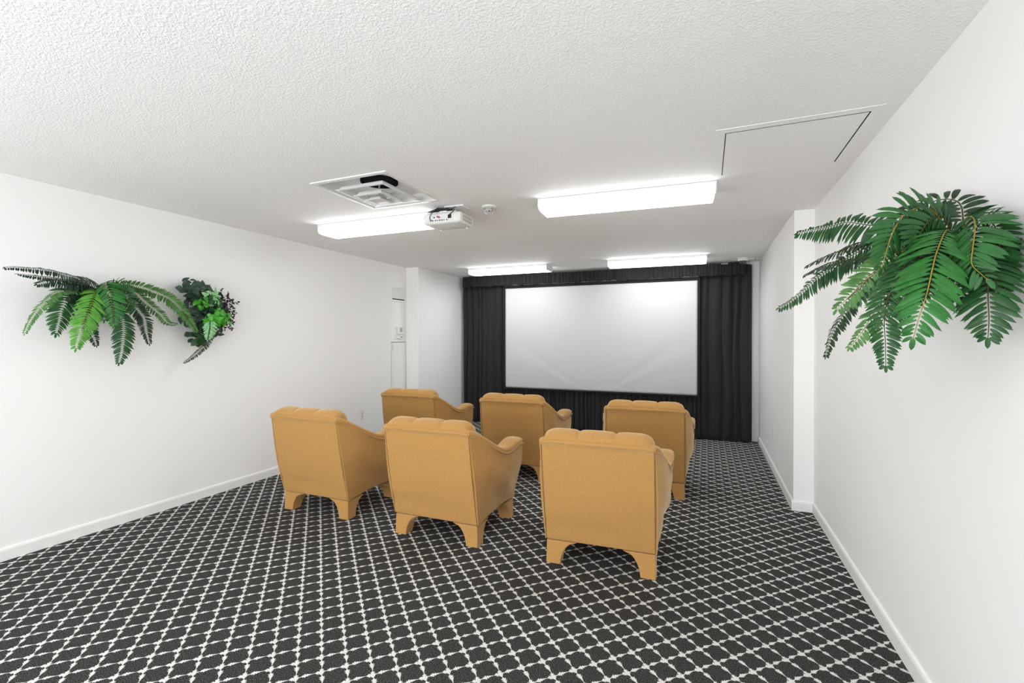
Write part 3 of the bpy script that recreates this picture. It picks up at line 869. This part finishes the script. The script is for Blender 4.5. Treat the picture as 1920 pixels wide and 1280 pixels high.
rf = thing('hanging_fern', 'large green fern in a wall basket on the right wall', 'fern', (XR, 1.86, 1.66))
def child_space(o, root):
    """parts are modelled in world space; move them under the root without shifting them"""
    for c in o.children:
        if c.parent is root: c.matrix_parent_inverse = Matrix.Translation(root.location).inverted()
wall_basket(rf, XR, -1, 1.86, 1.675, .13, .115, .135)
for i, (pts, hl, n, key, op) in enumerate(RIGHT_FRONDS):
    frond(rf, pts, hl, n, key, 100+i)
child_space(rf, rf)

lf = thing('hanging_fern', 'green fern in a wall basket on the left wall, long side fronds', 'fern', (XL, 2.0, 1.68))
wall_basket(lf, XL, 1, 2.0, 1.70, .13, .115, .14)
for i, (pts, hl, n, key, op) in enumerate(LEFT_FRONDS):
    frond(lf, pts, hl, n, key, 300+i, sr=.0017)
child_space(lf, lf)

# mixed foliage in the smaller basket
bf = thing('mixed_foliage_plant', 'bushy mixed ivy and bright foliage in a wall basket on the left wall', 'plant', (XL, 2.80, 1.60))
wall_basket(bf, XL, 1, 2.79, 1.66, .16, .12, .20)
def broad_leaf(bm, c, d, n, L, wd, rnd):
    side = d.cross(n).normalized()
    ws = (.15, .8, 1.0, .85, .5, 0); prev = None
    for k in range(6):
        f = k/5; p = c + d*(L*f) - n*(.25*L*f*f); h = wd*ws[k]*.5
        if k == 5:
            tip = bm.verts.new(p); bm.faces.new((prev[0], prev[1], tip)); bm.faces.new((prev[1], prev[2], tip))
        else:
            cur = [bm.verts.new(p+side*h+n*h*.2), bm.verts.new(p), bm.verts.new(p-side*h+n*h*.2)]
            if prev:
                bm.faces.new((prev[0], prev[1], cur[1], cur[0])); bm.faces.new((prev[1], prev[2], cur[2], cur[1]))
            prev = cur
def cluster(name, key, cnt, cy, cz, ry, rz, d0, d1, L, wd, seed, label=None):
    rnd = random.Random(seed); bm = nb()
    for k in range(cnt):
        a = rnd.uniform(0, 2*PI); q = math.sqrt(rnd.random())
        y = cy + ry*q*math.cos(a); z = cz + rz*q*math.sin(a)
        dome = math.sqrt(max(0, 1-q*q))
        x = XL + d0 + (d1-d0)*(.25+.75*dome)*rnd.uniform(.75, 1)
        out = Vector((.75*dome+.25, (y-cy)/ry*.7+rnd.uniform(-.3, .3), (z-cz)/rz*.6+rnd.uniform(-.3, .3))).normalized()
        d = Vector((rnd.uniform(.0, .6), rnd.uniform(-1, 1), rnd.uniform(-1, .5))); d = (d - out*d.dot(out)*.7).normalized()
        out = (out - d*out.dot(d)).normalized()
        broad_leaf(bm, Vector((x, y, z)), d, out, L*rnd.uniform(.7, 1.2), wd*rnd.uniform(.8, 1.2), rnd)
    o = obj(name, bm, M_g[key], bf, recalc=False, smooth=True)
    if label: o['label'] = label
cluster('ivy_leaves', 'b0', 170, 2.70, 1.60, .19, .22, .03, .19, .066, .046, 1)
cluster('ivy_leaves', 'b0', 70, 2.62, 1.80, .14, .09, .05, .19, .066, .045, 2)
cluster('ivy_leaves', 'g2', 26, 2.70, 1.70, .09, .09, .15, .25, .058, .038, 7)
cluster('bright_leaves', 'b1', 64, 2.735, 1.58, .10, .07, .19, .28, .052, .036, 3, 'bright green leaves')
cluster('variegated_leaves', 'b2', 26, 2.70, 1.73, .06, .08, .17, .25, .05, .026, 4, 'pale green leaves')
cluster('variegated_leaves', 'b1', 18, 2.60, 1.70, .06, .05, .19, .26, .042, .024, 8, 'yellow green leaves')
cluster('ivy_leaves', 'g2', 16, 2.63, 1.39, .07, .05, .09, .18, .07, .055, 9)
rnd = random.Random(12); bm = nb(); bs = nb()         # dark sprigs on the far side
for k in range(20):
    a = R(-55 + 125*k/19)
    p0 = Vector((XL+.12, 2.79, 1.64)); ln = rnd.uniform(.13, .21)
    pts = [p0 + Vector((rnd.uniform(-.02, .05)*f, math.cos(a)*ln*f, math.sin(a)*ln*1.15*f + .02*math.sin(3*f))) for f in (0, .35, .7, 1)]
    tube(bs, pts, .0016, 5)
    for j in range(10):
        f = .28+.72*j/9; q = pts[0].lerp(pts[-1], f)
        d = Vector((rnd.uniform(-.4, .8), rnd.uniform(-.4, 1), rnd.uniform(-1, 1))).normalized()
        n = Vector((1, rnd.uniform(-.6, .2), rnd.uniform(-.5, .5))); n = (n-d*n.dot(d)).normalized()
        broad_leaf(bm, q, d, n, rnd.uniform(.022, .036), rnd.uniform(.010, .018), rnd)
sp = obj('dark_sprigs', bm, M_g['b3'], bf, recalc=False); sp['label'] = 'purple black leaf sprigs'
obj('stem', bs, M_g['b3'], sp)
fr = frond(bf, [(-3.92, 2.67, 1.60), (-3.86, 2.66, 1.56), (-3.835, 2.645, 1.50), (-3.84, 2.64, 1.44), (-3.85, 2.635, 1.39)], .055, (.75, -.6, .25), 'b2', 77, wl=.26)
fr['label'] = 'pale striped frond'
for i, (pts, hl, n, key, op) in enumerate(BUSH_FROND):
    frond(bf, pts, hl, n, key, 500+i)['label'] = 'thin grey hanging frond'
child_space(bf, bf)
